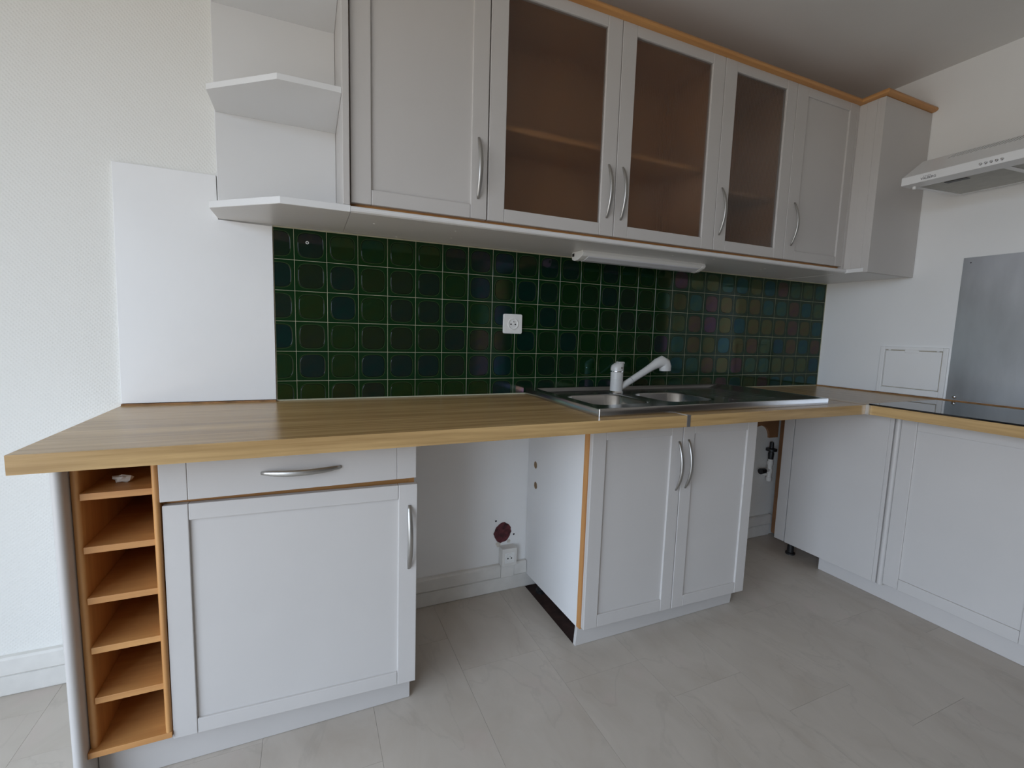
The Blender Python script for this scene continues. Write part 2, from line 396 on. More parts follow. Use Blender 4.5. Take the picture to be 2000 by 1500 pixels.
# skirting and cable trunking along the back wall
def trunk(name, x0, x1, z0, z1, d, mat):
    pr = [(-.0005, z0), (-d + .003, z0), (-d, z0 + .004), (-d, z1 - .006), (-d + .006, z1), (-.0005, z1)]
    return struct(prism(name, pr, 'x', x0, x1, mat))
for i, (a, b_) in enumerate(((XL + .001, -0.484), (0.318, 0.99), (1.72, 2.50))):
    trunk('baseboard_back', a, b_, 0.0005, 0.068, 0.014, MPLY)
for i, (a, b_) in enumerate(((XL + .001, -0.484), (0.318, 0.792), (0.857, 0.917), (1.72, 2.50))):
    trunk('trim_%d' % (i + 1), a, b_, 0.069, 0.126, 0.022, MPLY)

# ------------------------------------------------------------------ green tiles (children of the back wall)
T = 0.104; ROWA = 1.3638
box('grout', -0.0635, XR - .001, -0.0070, -0.0002, 0.8785, 1.4715, MGROUT, wall_back)
def tile_bm():
    bm = bmesh.new(); N = 32; h = 0.0513
    def sup(a, rad, p=3.6):
        c, s = math.cos(a), math.sin(a); k = (abs(c) ** p + abs(s) ** p) ** (-1 / p); return (rad * k * c, rad * k * s)
    def sq(a, rad):
        c, s = math.cos(a), math.sin(a); k = 1 / max(abs(c), abs(s)); return (rad * k * c, rad * k * s)
    A = [2 * math.pi * i / N for i in range(N)]
    rings = [[bm.verts.new((x, y, z)) for a in A for (x, z) in [fn(a, rad)]] for fn, rad, y in (
        (sup, 0.020, -0.0081), (sup, 0.0388, -0.0081), (sup, 0.0397, -0.00775), (sup, 0.0406, -0.0080),
        (sup, 0.0418, -0.0080), (sup, 0.0430, -0.0080), (sq, 0.0505, -0.0079), (sq, h, -0.0072), (sq, h, -0.0002))]
    f0 = bm.faces.new(rings[0]); f0.material_index = 1
    for i, (P, Q) in enumerate(zip(rings, rings[1:])):
        for k in range(N):
            fc = bm.faces.new((P[k], P[(k + 1) % N], Q[(k + 1) % N], Q[k]))
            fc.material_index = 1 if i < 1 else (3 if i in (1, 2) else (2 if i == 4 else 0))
    return bm
tile_meshes = {}
def tile_mesh(left, bottom, zc):
    k = (left, bottom)
    if k in tile_meshes: return tile_meshes[k]
    bm = tile_bm()
    if left: bmesh.ops.bisect_plane(bm, geom=bm.verts[:] + bm.edges[:] + bm.faces[:], plane_co=(-0.0615 + T / 2, 0, 0), plane_no=(-1, 0, 0), clear_outer=True)
    if bottom: bmesh.ops.bisect_plane(bm, geom=bm.verts[:] + bm.edges[:] + bm.faces[:], plane_co=(0, 0, 0.8835 - zc), plane_no=(0, 0, -1), clear_outer=True)
    bmesh.ops.recalc_face_normals(bm, faces=bm.faces)
    me = bpy.data.meshes.new('tile'); bm.to_mesh(me); bm.free()
    if me.polygons[0].normal.y > 0: me.flip_normals()
    for m in (MT1, MT2, MT3, MT4): me.materials.append(m)
    for p in me.polygons: p.use_smooth = True
    me.set_sharp_from_angle(angle=math.radians(8))
    tile_meshes[k] = me; return me
for c in range(-1, 27):
    for rr in range(6):
        zc = ROWA + T / 2 - rr * T; xc = (c + .5) * T
        o = bpy.data.objects.new('tile', tile_mesh(c == -1, rr == 5, zc)); link(o); o.parent = wall_back
        o.location = (xc, 0, zc); o.rotation_euler = (random.uniform(-.004, .004), 0, random.uniform(-.006, .006))

# white board fixed to the wall left of the tiles
prism('wall_board', [(-.482, 1.606), (-.2195, 1.606), (-.2195, 1.4695), (-.0640, 1.4675), (-.0655, .885), (-.495, .885)], 'y', -.0125, -.0005, MBOARD, bev=.0012)
tag(bpy.data.objects['wall_board'], 'white painted board on the wall between wallpaper and green tiles', 'wall panel')

# ------------------------------------------------------------------ handles and doors
def handle_mesh():
    bm = bmesh.new(); n = 18; L = 0.188
    pts, rad = [], []
    for i in range(n + 1):
        t_ = i / n; q = 2 * t_ - 1
        pts.append((0, -0.001 - 0.027 * (1 - q * q), -L / 2 + L * t_)); rad.append(0.0032 + 0.0030 * (1 - q ** 4))
    bmtube(bm, pts, rad, 12, (0.8, 1.25), True, (1, 0, 0))
    bmesh.ops.recalc_face_normals(bm, faces=bm.faces)
    me = bpy.data.meshes.new('handle'); bm.to_mesh(me); bm.free(); me.materials.append(MNIC)
    for p in me.polygons: p.use_smooth = True
    return me
HM = handle_mesh()
def handle(parent, x, z, y=0.0, horiz=False):
    o = bpy.data.objects.new('handle', HM); link(o); o.parent = parent
    o.location = (x, y, z); o.rotation_euler = (0, math.pi / 2 if horiz else 0, 0)
    return o
def door(parent, x0, x1, z0, z1, yf, sw=(.055, .055), rw=(.045, .045), hx=None, hz=None, glass=False, droop=0.0, face='-y', name='door', swing=0.0):
    """framed door; local frame: x across, z up, front face at y=0 (towards -y), thickness 0.02"""
    w, h = x1 - x0, z1 - z0
    bm = bmesh.new()
    if glass: bmbox(bm, sw[0] - .008, w - sw[1] + .008, .008, .012, rw[0] - .008, h - rw[1] + .008)
    else: bmbox(bm, sw[0] - .008, w - sw[1] + .008, .0075, .017, rw[0] - .008, h - rw[1] + .008)
    d = put(name, bm, MGLASS if glass else MW)
    d.parent = parent; d.matrix_parent_inverse = Matrix.Translation(-Vector(parent.location))
    if face == '-y': d.location = (x0, yf, z0); d.rotation_euler = (0, droop, swing)
    else: d.location = (yf, -x0, z0); d.rotation_euler = (0, 0, -math.pi / 2)
    B = .0018
    box('stile', 0, sw[0] - .0003, 0, .02, 0, h, MW, d, B, local=True)
    box('stile', w - sw[1] + .0003, w, 0, .02, 0, h, MW, d, B, local=True)
    box('rail', sw[0] + .0003, w - sw[1] - .0003, 0.0004, .0196, 0, rw[0], MW, d, B, local=True)
    box('rail', sw[0] + .0003, w - sw[1] - .0003, 0.0004, .0196, h - rw[1], h, MW, d, B, local=True)
    if hx is not None: handle(d, hx - x0, hz - z0)
    return d

# ------------------------------------------------------------------ upper run
UY, UF = -0.298, -0.318            # carcass front, door front
ZU0, ZU1 = 1.4904, 2.246           # carcass bottom and top
DZ0, DZ1 = 1.5035, 2.2555
def carcass(t, x0, x1, shelves, interior=MINT, left_mat=None, yb=-.0100):
    th = .016
    box('side_panel', x0, x0 + th, UY, yb, ZU0, ZU1, left_mat or interior, t)
    box('side_panel', x1 - th, x1, UY, yb, ZU0, ZU1, interior, t)
    box('bottom_panel', x0 + th, x1 - th, UY, yb, ZU0, ZU0 + th, MBEX, t)
    box('top_panel', x0 + th, x1 - th, UY, yb, ZU1 - th, ZU1, interior, t)
    box('back_panel', x0 + th, x1 - th, yb - .006, yb, ZU0 + th, ZU1 - th, interior, t)
    for z, m in shelves: box('shelf', x0 + th, x1 - th, UY + .05, yb - .006, z, z + .016, m, t)
HZ = 1.6595
t = thing('wall_cabinet', 'white wall cabinet with one solid panelled door beside the open corner shelves', 'cabinet', (.37, -.15, ZU0), 'wall cabinets')
carcass(t, .1595, .5835, [(1.83, MBEX)])
door(t, .1605, .5815, DZ0, DZ1, UF, (.058, .055), (.043, .045), .550, HZ)
t = thing('wall_cabinet', 'wide wall cabinet with two reeded glass doors in white frames', 'cabinet', (1.08, -.15, ZU0), 'wall cabinets')
carcass(t, .5838, 1.5805, [(1.826, MBEX)])
door(t, .5855, 1.0805, DZ0, DZ1, UF, (.0585, .0600), (.043, .045), 1.048, HZ, True)
door(t, 1.0835, 1.5785, DZ0, DZ1, UF, (.0615, .0640), (.043, .045), 1.111, HZ, True)
t = thing('wall_cabinet', 'narrow wall cabinet with a single reeded glass door', 'cabinet', (1.79, -.15, ZU0), 'wall cabinets')
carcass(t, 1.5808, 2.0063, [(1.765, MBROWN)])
door(t, 1.5815, 2.0045, DZ0, DZ1, UF, (.0640, .0620), (.043, .045), 1.607, HZ, True)
t = thing('corner_wall_cabinet', 'corner wall cabinet with solid door and plain end panel beside the cooker hood', 'cabinet', (2.4, -.15, ZU0))
carcass(t, 2.0066, 2.437, [])
door(t, 2.0075, 2.4235, DZ0, DZ1, UF, (.072, .0505), (.043, .045), 2.0485, HZ)
box('filler', 2.4255, 2.441, -.318, -.2985, ZU0, ZU1, MW, t, .001)
# return along the right wall
box('filler', 2.4415, 2.455, -.350, -.2985, ZU0, ZU1, MW, t, .001)
box('filler', 2.4395, 2.455, -.3935, -.3505, ZU0, ZU1, MW, t, .0015)
box('filler', 2.4400, 2.455, -.4090, -.3938, 1.4705, ZU1, MW, t, .001)
box('end_panel', 2.4385, XR - .002, -.4280, -.4093, 1.4690, ZU1 - .002, MW, t, .0012)
box('bottom_panel', 2.4555, XR - .002, -.4090, -.0100, ZU0, ZU0 + .016, MWS, t)
box('top_panel', 2.4555, XR - .002, -.4090, -.0100, ZU1 - .016, ZU1, MINT, t)

# board under the whole upper run, rounded nose
def nosed(pts_y, z0, z1): return pts_y
bz0, bz1 = 1.4725, 1.4900
nose = [(-.0100, bz0), (-.326, bz0), (-.3325, bz0 + .003), (-.3355, bz0 + .008), (-.3355, bz1 - .006), (-.333, bz1 - .0015), (-.329, bz1), (-.0100, bz1)]
t = thing('under_cabinet_board', 'long white board closing the underside of the wall cabinets', 'board', (1.3, -.17, bz0))
prism('board', nose, 'x', .1590, 2.4385, MWS, t)
box('board', 2.4385, XR - .002, -.4085, -.0100, bz0 - .001, bz1, MWS, t, .001)
for (x, y) in ((.139, -.26), (.158, -.17), (.118, -.115), (.24, -.21), (.5, -.24), (.52, -.12), (1.21, -.25), (1.42, -.265), (1.62, -.29), (2.02, -.22), (2.03, -.19), (.82, -.03), (.34, -.03)):
    if x > .16:
        lathe('screw_cap', [(.0001, -.0012), (.003, -.0012), (.004, 0)], (x, y, bz0), MPL, t, 10)

# open corner shelves
t = thing('corner_shelf_unit', 'white open corner shelves with angled front edge on the wallpapered wall', 'shelf', (0, -.16, 1.4725))
def shelf_poly(x0=-.2150, xr=.1575, yf=-.3335): return [(x0, -.0135), (xr, -.0135), (xr, yf), (-.026, yf), (x0, -.164)]
for z0, z1, xr_, nm in ((1.4725, 1.4925, .1585, 'shelf'), (1.7970, 1.8130, .1375, 'shelf'), (2.1140, 2.1300, .1375, 'shelf'), (2.2300, 2.2460, .1375, 'top_panel')):
    prism(nm, shelf_poly(-.2135 if z0 > 1.5 else -.2180, xr_, -.3300 if z0 < 1.5 else -.3200), 'z', z0, z1, MWS, t, bev=.002 if z0 < 1.5 else .001)
box('back_panel', -.2170, .1375, -.0133, -.0008, 1.4930, 2.246, MWS, t, .002)
box('side_panel', .1380, .1570, -.3300, -.0008, 1.4930, 2.246, MW, t, .0015)

# beech cornice
t = thing('cornice', 'rounded beech cornice moulding along the top of the wall cabinets', 'moulding', (1.2, -.3, 2.246))
cz = 2.2465
cp = [(-.290, cz), (-.3270, cz), (-.3370, cz + .004), (-.3405, cz + .011), (-.3370, cz + .019), (-.3270, cz + .0245), (-.290, cz + .0245)]
def corn(a, b_, nm='moulding'):   # a/b functions of depth give mitred ends
    bm = bmesh.new()
    A = [bm.verts.new((a(p[0]), p[0], p[1])) for p in cp]; B = [bm.verts.new((b_(p[0]), p[0], p[1])) for p in cp]
    n = len(cp); bm.faces.new(A); bm.faces.new(B[::-1])
    for i in range(n): bm.faces.new((A[i], A[(i + 1) % n], B[(i + 1) % n], B[i]))
    return put(nm, bm, MBEX, t, smooth=True)
corn(lambda y: .1580 + 0.0, lambda y: 2.286)
XI = 2.4395
corn(lambda y: 2.2868, lambda y: XI + (-.318 - y) * -1.0)     # mitre at the inner corner
corn(lambda y: -.215, lambda y: .1575)
bm = bmesh.new()
off = [(p[0] + .318, p[1]) for p in cp]                      # distance in front of face (negative = outward)
A = [bm.verts.new((XI + o_[0], -.318 + o_[0], o_[1])) for o_ in off]; B = [bm.verts.new((XI + o_[0], -.428 + o_[0], o_[1])) for o_ in off]
n = len(off); bm.faces.new(A); bm.faces.new(B[::-1])
for i in range(n): bm.faces.new((A[i], A[(i + 1) % n], B[(i + 1) % n], B[i]))
put('moulding', bm, MBEY, t, smooth=True)
bm = bmesh.new()
A = [bm.verts.new((XI + o_[0], -.428 + o_[0], o_[1])) for o_ in off]; B = [bm.verts.new((XR - .003, -.428 + o_[0], o_[1])) for o_ in off]
bm.faces.new(A); bm.faces.new(B[::-1])
for i in range(n): bm.faces.new((A[i], A[(i + 1) % n], B[(i + 1) % n], B[i]))
put('moulding', bm, MBEX, t, smooth=True)

# strip light under the cabinets
t = thing('under_cabinet_light', 'slim white strip light fixed under the wall cabinets above the sink', 'light', (1.36, -.135, 1.4475))
lz = 1.4722
lp = [(-.178, lz), (-.184, lz - .012), (-.176, lz - .022), (-.145, lz - .034), (-.118, lz - .036), (-.100, lz - .030), (-.095, lz - .016), (-.097, lz)]
prism('body', [(y * .985 - .002, z + (lz - z) * .06) for y, z in lp], 'x', 1.062, 1.668, MPL, t)
prism('end_cap', lp, 'x', 1.040, 1.0625, MPL, t, bev=.002)
prism('end_cap', lp, 'x', 1.6675, 1.688, MPL, t, bev=.002)
prism('diffuser', [(-.1755, lz - .0205), (-.1720, lz - .0245), (-.143, lz - .0345), (-.118, lz - .0352), (-.118, lz - .030), (-.17, lz - .018)], 'x', 1.072, 1.658, MDIFF, t)
box('switch', 1.0385, 1.0405, -.117, -.103, lz - .018, lz - .006, MBLACK, t)

# ------------------------------------------------------------------ worktops
ZW0, ZW1, WF = .8385, .8780, -.6225
SX0, SX1, SY0, SY1, SZ = .886, 2.026, -.572, -.014, .9050
CUT = (.950, 1.625, -.440, -.120)        # opening for the sink bowls
def wtop(name, x0, x1, y0, y1, mat, label):
    t = thing(name, label, 'worktop', ((x0 + x1) / 2, (y0 + y1) / 2, ZW0), 'oak laminate worktop lengths')
    bm = bmesh.new(); c0, c1 = max(x0, CUT[0]), min(x1, CUT[1])
    if c1 > c0:
        if c0 > x0: bmbox(bm, x0, c0, y0, y1, ZW0, ZW1)
        if c1 < x1: bmbox(bm, c1, x1, y0, y1, ZW0, ZW1)
        bmbox(bm, c0, c1, y0, CUT[2], ZW0, ZW1); bmbox(bm, c0, c1, CUT[3], y1, ZW0, ZW1)
    else: bmbox(bm, x0, x1, y0, y1, ZW0, ZW1, .0012)
    put('slab', bm, mat, t)
    return t
t = wtop('worktop', -.4956, 1.2045, WF, -.001, MOAKX, 'oak laminate worktop with a free overhanging end above the bottle rack')
box('seal_strip', -.495, -.066, -.0165, -.0008, ZW1, ZW1 + .005, MSEAL, t)
box('joint_strip', 1.2050, 1.2200, WF - .0012, WF + .012, ZW0, ZW1 + .0012, MALU, t)
box('joint_strip', 1.2050, 1.2100, WF + .012, SY0 - .0005, ZW1 - .004, ZW1 + .0006, MALU, t)
t = wtop('worktop', 1.2205, 2.1900, WF, -.001, MOAKX, 'short oak laminate worktop under the draining board of the sink')
t = wtop('worktop', 2.2015, XR - .001, -1.26, -.001, MOAKY, 'oak laminate worktop along the right wall carrying the black hob')
box('joint_strip', 2.1905, 2.2005, -.6350, -.6225, ZW0, ZW1 + .0010, MALU, t)
box('joint_strip', 2.1925, 2.1990, -.6220, -.008, ZW1 - .02, ZW1 - .0003, MBROWN, t)
box('seal_strip', XR - .010, XR - .0015, -1.25, -.008, ZW1, ZW1 + .006, MSEAL, t)

# ------------------------------------------------------------------ sink
SX0, SX1, SY0, SY1, SZ = .886, 2.026, -.572, -.014, .9050
t = thing('sink', 'stainless steel double bowl sink with ribbed draining board', 'sink', (1.45, -.3, ZW1))
zd = .8880
def ring(l, r_, f_, b_, z, rad=.006): return [(x, y, z) for x, y in rrect(SX0 + l, SX1 - r_, SY0 + f_, SY1 - b_, rad, 4)]
DK = (.082, .095, .020, .0205)
bm = bmesh.new()
loft(bm, [ring(0, 0, 0, 0, ZW1 + .0008), ring(0, 0, 0, 0, SZ - .002), ring(.0015, .0015, .0015, .0015, SZ), ring(.036, .030, .010, .013, SZ), ring(.040, .034, .012, .016, SZ - .001, .012),
          ring(DK[0] - .010, DK[1] - .010, DK[2] - .002, DK[3] - .002, zd + .0015, .02), ring(*DK, zd, .02)])
put('rim', bm, MSINK, t, smooth=True)
bowls = ((.978, 1.256, -.412, -.150), (1.318, 1.596, -.412, -.150))
bm = bmesh.new()
def loop(pts):
    v = [bm.verts.new(p) for p in pts]
    for i in range(len(v)): bm.edges.new((v[i], v[(i + 1) % len(v)]))
loop(ring(DK[0] - .0005, DK[1] - .0005, DK[2] - .0005, DK[3] - .0005, zd, .02))
for b_ in bowls: loop([(x, y, zd) for x, y in rrect(*b_, .06, 8)])
bmesh.ops.triangle_fill(bm, use_beauty=True, use_dissolve=False, edges=bm.edges[:])
deck = put('deck', bm, MSINK, t)
for b_ in bowls:
    bm = bmesh.new()
    def br(ins, z, rad): return [(x, y, z) for x, y in rrect(b_[0] + ins, b_[1] - ins, b_[2] + ins, b_[3] - ins, rad, 8)]
    loft(bm, [br(0, zd, .06), br(.003, zd - .0015, .06), br(.006, zd - .006, .06), br(.012, zd - .11, .055), br(.020, zd - .132, .05), br(.04, zd - .14, .04), br(.10, zd - .143, .02)], close_last=True)
    bw = put('bowl', bm, MSINK, t, smooth=True)
    cx, cy = (b_[0] + b_[1]) / 2, (b_[2] + b_[3]) / 2
    lathe('drain', [(.0001, zd - .1405), (.03, zd - .1405), (.036, zd - .142)], (cx, cy, 0), MCHR, t, 24)
for k in range(8):
    y = -.115 - .042 * k
    bm = bmesh.new()
    pr = [(y - .007, zd), (y - .003, zd + .0014), (y + .003, zd + .0014), (y + .007, zd)]
    bmprism(bm, pr, 'x', 1.655 + .004 * (k % 2), 1.905)
    put('drainer_rib', bm, MSINK, t, smooth=False)
# white mixer tap
t = thing('tap', 'white mixer tap with angled pull-out spray spout behind the sink bowls', 'tap', (1.286, -.112, zd))
fx, fy, zb = 1.286, -.112, zd + .0003
lathe('base_ring', [(.032, zb), (.033, zb + .003), (.030, zb + .008)], (fx, fy, 0), MCHR, t)
lathe('body', [(.0275, zb + .007), (.0275, zb + .056), (.0266, zb + .0568), (.0266, zb + .0578), (.0275, zb + .0586), (.0272, zb + .092)], (fx, fy, 0), MTAP, t)
lathe('chrome_ring', [(.0280, zb + .0915), (.0288, zb + .0940), (.0280, zb + .0965)], (fx, fy, 0), MCHR, t)
bm = bmesh.new()
rings_ = []
for h, rad, sh in ((.0965, .0284, 0), (.112, .0282, 0), (.121, .0265, .003), (.129, .0205, .009), (.1335, .0150, .014)):
    rings_.append([(fx + sh + rad * math.cos(a), fy + rad * math.sin(a), zb + h) for a in [2 * math.pi * k / 20 for k in range(20)]])
loft(bm, rings_, close_last=True, close_first=True)
cap = put('lever_cap', bm, MTAP, t, smooth=True)
bm = bmesh.new(); bmbox(bm, fx + .000, fx + .030, fy - .013, fy + .013, zb + .126, zb + .1365, .003)
lv = put('lever', bm, MTAP, cap, smooth=True)
lathe('index_button', [(.0001, -.0315), (.0035, -.0310), (.0050, -.0275)], (fx + .004, fy, zb + .110), MCHR, t, 12, axis='y')
p0, p1 = Vector((fx + .014, fy - .004, zb + .020)), Vector((fx + .205, fy - .025, zb + .134))
sp = lambda q: p0.lerp(p1, q)
tube('spout', [sp(0), sp(.3), sp(.30001)], [.0142, .0146, .0146], MTAP, t, 16)
tube('spout_collar', [sp(.301), sp(.306)], [.0138, .0138], MINK, t, 16)
hd = [sp(.307), sp(.5), sp(.72), sp(.86), sp(.96), p1 + Vector((.018, -.002, .006)), p1 + Vector((.032, -.003, -.002)), p1 + Vector((.0375, -.004, -.018)), p1 + Vector((.0385, -.004, -.036))]
tube('spray_head', hd, [.0146, .0152, .0164, .0185, .0225, .0255, .0270, .0275, .0255], MTAP, t, 20)

# ------------------------------------------------------------------ bottle rack and left base unit
RF = -.500
t = thing('bottle_rack', 'narrow beech bottle rack with open compartments under the worktop end', 'rack', (-.37, -.26, .0))
def bull(x0, x1, yf, n=8):
    rr = (x1 - x0) / 2; cx = (x0 + x1) / 2
    return [(x0, -.030), (x0, yf + rr)] + [(cx - rr * math.cos(math.pi * k / n), yf + rr - rr * math.sin(math.pi * k / n)) for k in range(1, n)] + [(x1, yf + rr), (x1, -.030)]
bm = bmesh.new(); bmprism(bm, bull(-.4735, -.4515, -.531), 'z', .0005, ZW0 - .0005)
put('end_panel', bm, MW, t, smooth=True)
for x0_, x1_, yf_ in ((-.4510, -.4345, -.500), (-.3010, -.2872, -.512)):
    box('side_panel', x0_, x1_, yf_ + .022, -.030, .1315, ZW0 - .001, MBEZ, t)
    rr_ = (x1_ - x0_) / 2; cx_ = (x0_ + x1_) / 2
    pts_ = [(x0_, yf_ + .0218), (x0_, yf_ + rr_)] + [(cx_ - rr_ * math.cos(math.pi * k / 8), yf_ + rr_ - rr_ * math.sin(math.pi * k / 8)) for k in range(1, 8)] + [(x1_, yf_ + rr_), (x1_, yf_ + .0218)]
    bm = bmesh.new(); bmprism(bm, pts_, 'z', .1315, ZW0 - .001); put('edge_strip', bm, MBEZ, t, smooth=True)
for z1 in (.753, .628, .506, .384, .258): box('shelf', -.4343, -.3012, RF, -.036, z1 - .0155, z1, MBEX, t, .0008)
box('bottom_panel', -.4510, -.2872, -.512, -.030, .1165, .1313, MBEX, t, .0008)
box('back_panel', -.4343, -.3012, -.036, -.030, .1315, ZW0 - .001, MBEZ, t)
# crumpled paper in the top compartment
bm = bmesh.new(); bmesh.ops.create_icosphere(bm, subdivisions=2, radius=.012)
for v in bm.verts:
    k = 1 + random.uniform(-.38, .38); v.co = Vector((v.co.x * k * 1.5, v.co.y * k * .8, v.co.z * k * .8))
ob = put('paper_scrap', bm, MFOIL); ob.location = (-.378, -.43, .7635)
tag(ob, 'crumpled pale paper scrap lying in the top compartment of the bottle rack', 'paper')

LY = -.486            # carcass front of left unit ; door front -.515
t = thing('drawer_cabinet', 'white base cabinet with a drawer over one wide panelled door', 'cabinet', (.015, -.26, 0))
for a, b_ in ((-.2868, -.2710), (.298, .314)):
    box('side_panel', a, b_, LY + .0025, -.030, .1165, ZW0 - .0005, MWS, t); box('edge_strip', a, b_, LY, LY + .0023, .1165, ZW0 - .0005, MBEZ, t)
box('bottom_panel', -.2708, .298, LY, -.030, .1165, .1325, MBEX, t)
box('back_panel', -.2708, .2978, -.036, -.030, .1325, ZW0 - .0005, MINT, t)
box('crossbar', -.2708, .2978, LY, LY + .03, .695, .7255, MBEX, t)
dr = box('drawer', -.2300, .2600, -.5148, -.4955, .7205, .8300, MW, t, .0013)
box('stile', -.2855, -.2306, -.5150, -.4955, .7205, .8300, MW, dr, .0013)
box('stile', .2606, .3140, -.5150, -.4955, .7205, .8300, MW, dr, .0013)
for o in dr.children: o.matrix_parent_inverse = dr.matrix_parent_inverse.inverted() if False else Matrix.Identity(4)
ho = handle(dr, .0190, .7710, -.5148, True)
d = door(t, -.2865, .3130, .1065, .7085, -.5065, (.052, .0525), (.0395, .0405), .2905, .555, droop=.0045, swing=-.0345)
# plinths
def plinth(name, x0, x1, yf, label, top=.112):
    o = box(name, x0, x1, yf, yf + .016, .0008, top, MW, None, .001)
    tag(o, label, 'plinth'); return o
plinth('plinth', -.4500, .3090, -.4610, 'white plinth board below the bottle rack and drawer cabinet', .1155)

# ------------------------------------------------------------------ sink base cabinet
t = thing('sink_cabinet', 'white sink base cabinet with two narrow panelled doors', 'cabinet', (1.31, -.25, 0))
QY = -.467
pipe_side = prism('side_panel', [(-.0025, .0640), (-.4450, .0750), (-.4450, ZW0 - .0005), (-.0025, ZW0 - .0005)], 'x', .9200, .9360, MWS, t)
prism('edge_strip', [(-.4453, .0770), (-.4670, .0800), (-.4670, ZW0 - .0005), (-.4453, ZW0 - .0005)], 'x', .9190, .9360, MBEZ, t)
box('side_panel', 1.6860, 1.7020, QY, -.0025, .0800, ZW0 - .0005, MWS, t)
box('bottom_panel', .9362, 1.6858, QY, -.0155, .0850, .1010, MWS, t)
box('back_panel', .9362, 1.6858, -.0220, -.0160, .1015, .60, MWS, t)
for x, y in ((.965, -.075), (1.66, -.075), (.965, -.40), (1.66, -.40)):
    lathe('foot', [(.022, -.0028), (.022, .008), (.016, .012), (.015, .0845)], (x, y, 0), MBLACK, t, 16)
for y, z, rr in ((-.071, .579, .0145), (-.078, .491, .0145)):          # holes sawn right through the side panel
    bm = bmesh.new(); bmprism(bm, [(y + rr * math.cos(2 * math.pi * k / 16), z + rr * 1.1 * math.sin(2 * math.pi * k / 16)) for k in range(16)], 'x', .910, .946)
    carve(pipe_side, bm)
    bm = bmesh.new()
    loft(bm, [[(x, y + q * rr * math.cos(2 * math.pi * k / 16), z + q * rr * 1.1 * math.sin(2 * math.pi * k / 16)) for k in range(16)] for x, q in ((.9203, .999), (.9357, .999), (.9357, .93), (.9203, .93), (.9203, .999))])
    put('pipe_hole', bm, MCHIP, t)
door(t, .9225, 1.3160, .0865, .8290, -.488, (.056, .0520), (.0470, .0520), 1.2990, .6600, droop=.002, swing=-.0185)
door(t, 1.3195, 1.7010, .0850, .8280, -.4955, (.0540, .0510), (.0450, .0500), 1.3435, .6640, droop=.002, swing=-.0185)
o = prism('plinth', [(.917, .0008), (1.697, .0008), (1.708, .0735), (.9225, .0735)], 'y', -.4470, -.4320, MW, None, bev=.0008)
tag(o, 'white plinth board with ragged end below the sink cabinet', 'plinth')

# ------------------------------------------------------------------ right-hand base run (fronts face the room's left)
RX = 2.330
t = thing('corner_base_cabinet', 'white corner base cabinet with blank panel and one panelled door under the hob', 'cabinet', (2.55, -.7, 0))
box('filler', RX + .001, RX + .019, -.2245, -.1700, .0790, ZW0 - .0005, MW, t, .0015)
box('blank_panel', RX, RX + .019, -.6480, -.2300, .0780, ZW0 - .0005, MW, t, .001)
box('filler', RX - .0015, RX + .019, -.6640, -.6490, .0790, ZW0 - .0005, MW, t, .0012)
bm = bmesh.new()
pr = [(RX + .019, -.6885), (RX + .019, -.6650)] + [(RX + .009 - .012 * math.sin(math.pi * k / 8), -.6650 - .0235 * (1 - math.cos(math.pi * k / 8)) / 2) for k in range(9)]
bmprism(bm, pr, 'z', .0800, ZW0 - .0005); put('rounded_strip', bm, MW, t, smooth=True)
door(t, .6905, 1.1760, .0910, .8300, RX, (.0555, .0570), (.0470, .0470), face='-x')
door(t, 1.1800, 1.2560, .0910, .8300, RX, (.0200, .0200), (.0470, .0470), face='-x', name='narrow_front')
box('side_panel', RX + .0195, XR - .03, -1.2560, -1.2400, .0900, ZW0 - .0005, MWS, t)
box('bottom_panel', RX + .0195, XR - .03, -1.2398, -.1700, .0920, .1080, MBEY, t)
box('back_panel', 2.5060, 2.5200, -.1690, -.0240, .0200, ZW0 - .0005, MBROWN, t)
box('side_panel', RX + .0195, 2.5200, -.1695, -.1545, .0900, ZW0 - .0005, MBROWN, t)
for x, y in ((2.395, -.225), (2.74, -.25), (2.74, -1.15)):
    lathe('foot', [(.024, .0005), (.024, .008), (.016, .012), (.015, .0920)], (x, y, 0), MBLACK, t, 16)
o = box('plinth', 2.3720, 2.3880, -1.2560, -.3900, .0008, .0895, MW, None, .001)
tag(o, 'white plinth board below the corner cabinet under the hob', 'plinth')

# behind the gap: brown board with cut-out, water valve
bm = bmesh.new()
arc = [(2.36 + .075 * math.cos(math.radians(a)), .585 + .075 * math.sin(math.radians(a))) for a in range(180, -1, -15)]
bmprism(bm, [(2.05, .8380), (2.05, .585)] + arc + [(2.435, .585), (2.505, .585), (2.505, .8380)], 'y', -.0130, -.0010)
o = put('backing_board', bm, MBROWN); tag(o, 'brown board with rounded cut-out on the wall behind the cabinet gap', 'board')
t = thing('water_valve', 'white water pipe with black stop valve on the wall behind the gap', 'valve', (2.43, -.04, .34))
tube('pipe', [(2.432, -.035, .345), (2.432, -.035, .47)], .0125, MPLY, t, 14)
for z in (.352, .40, .445): lathe('pipe_nut', [(.0145, -.012), (.0165, -.009), (.0165, .009), (.0145, .012)], (2.432, -.035, z), MPLY, t, 8)
tube('branch', [(2.432, -.035, .405), (2.385, -.040, .405)], .0095, MPLY, t, 12)
tube('branch_valve', [(2.388, -.040, .405), (2.350, -.040, .405)], [.014, .017], MBLACK, t, 10)
tube('valve_body', [(2.432, -.035, .468), (2.432, -.035, .500), (2.432, -.035, .512)], [.014, .016, .012], MBLACK, t, 12)
lathe('valve_wheel', [(.012, .512), (.030, .516), (.030, .528), (.012, .532)], (2.432, -.035, 0), MBLACK, t, 10)
tube('valve_stem', [(2.432, -.035, .53), (2.432, -.035, .565)], [.012, .010], MBLACK, t, 10)
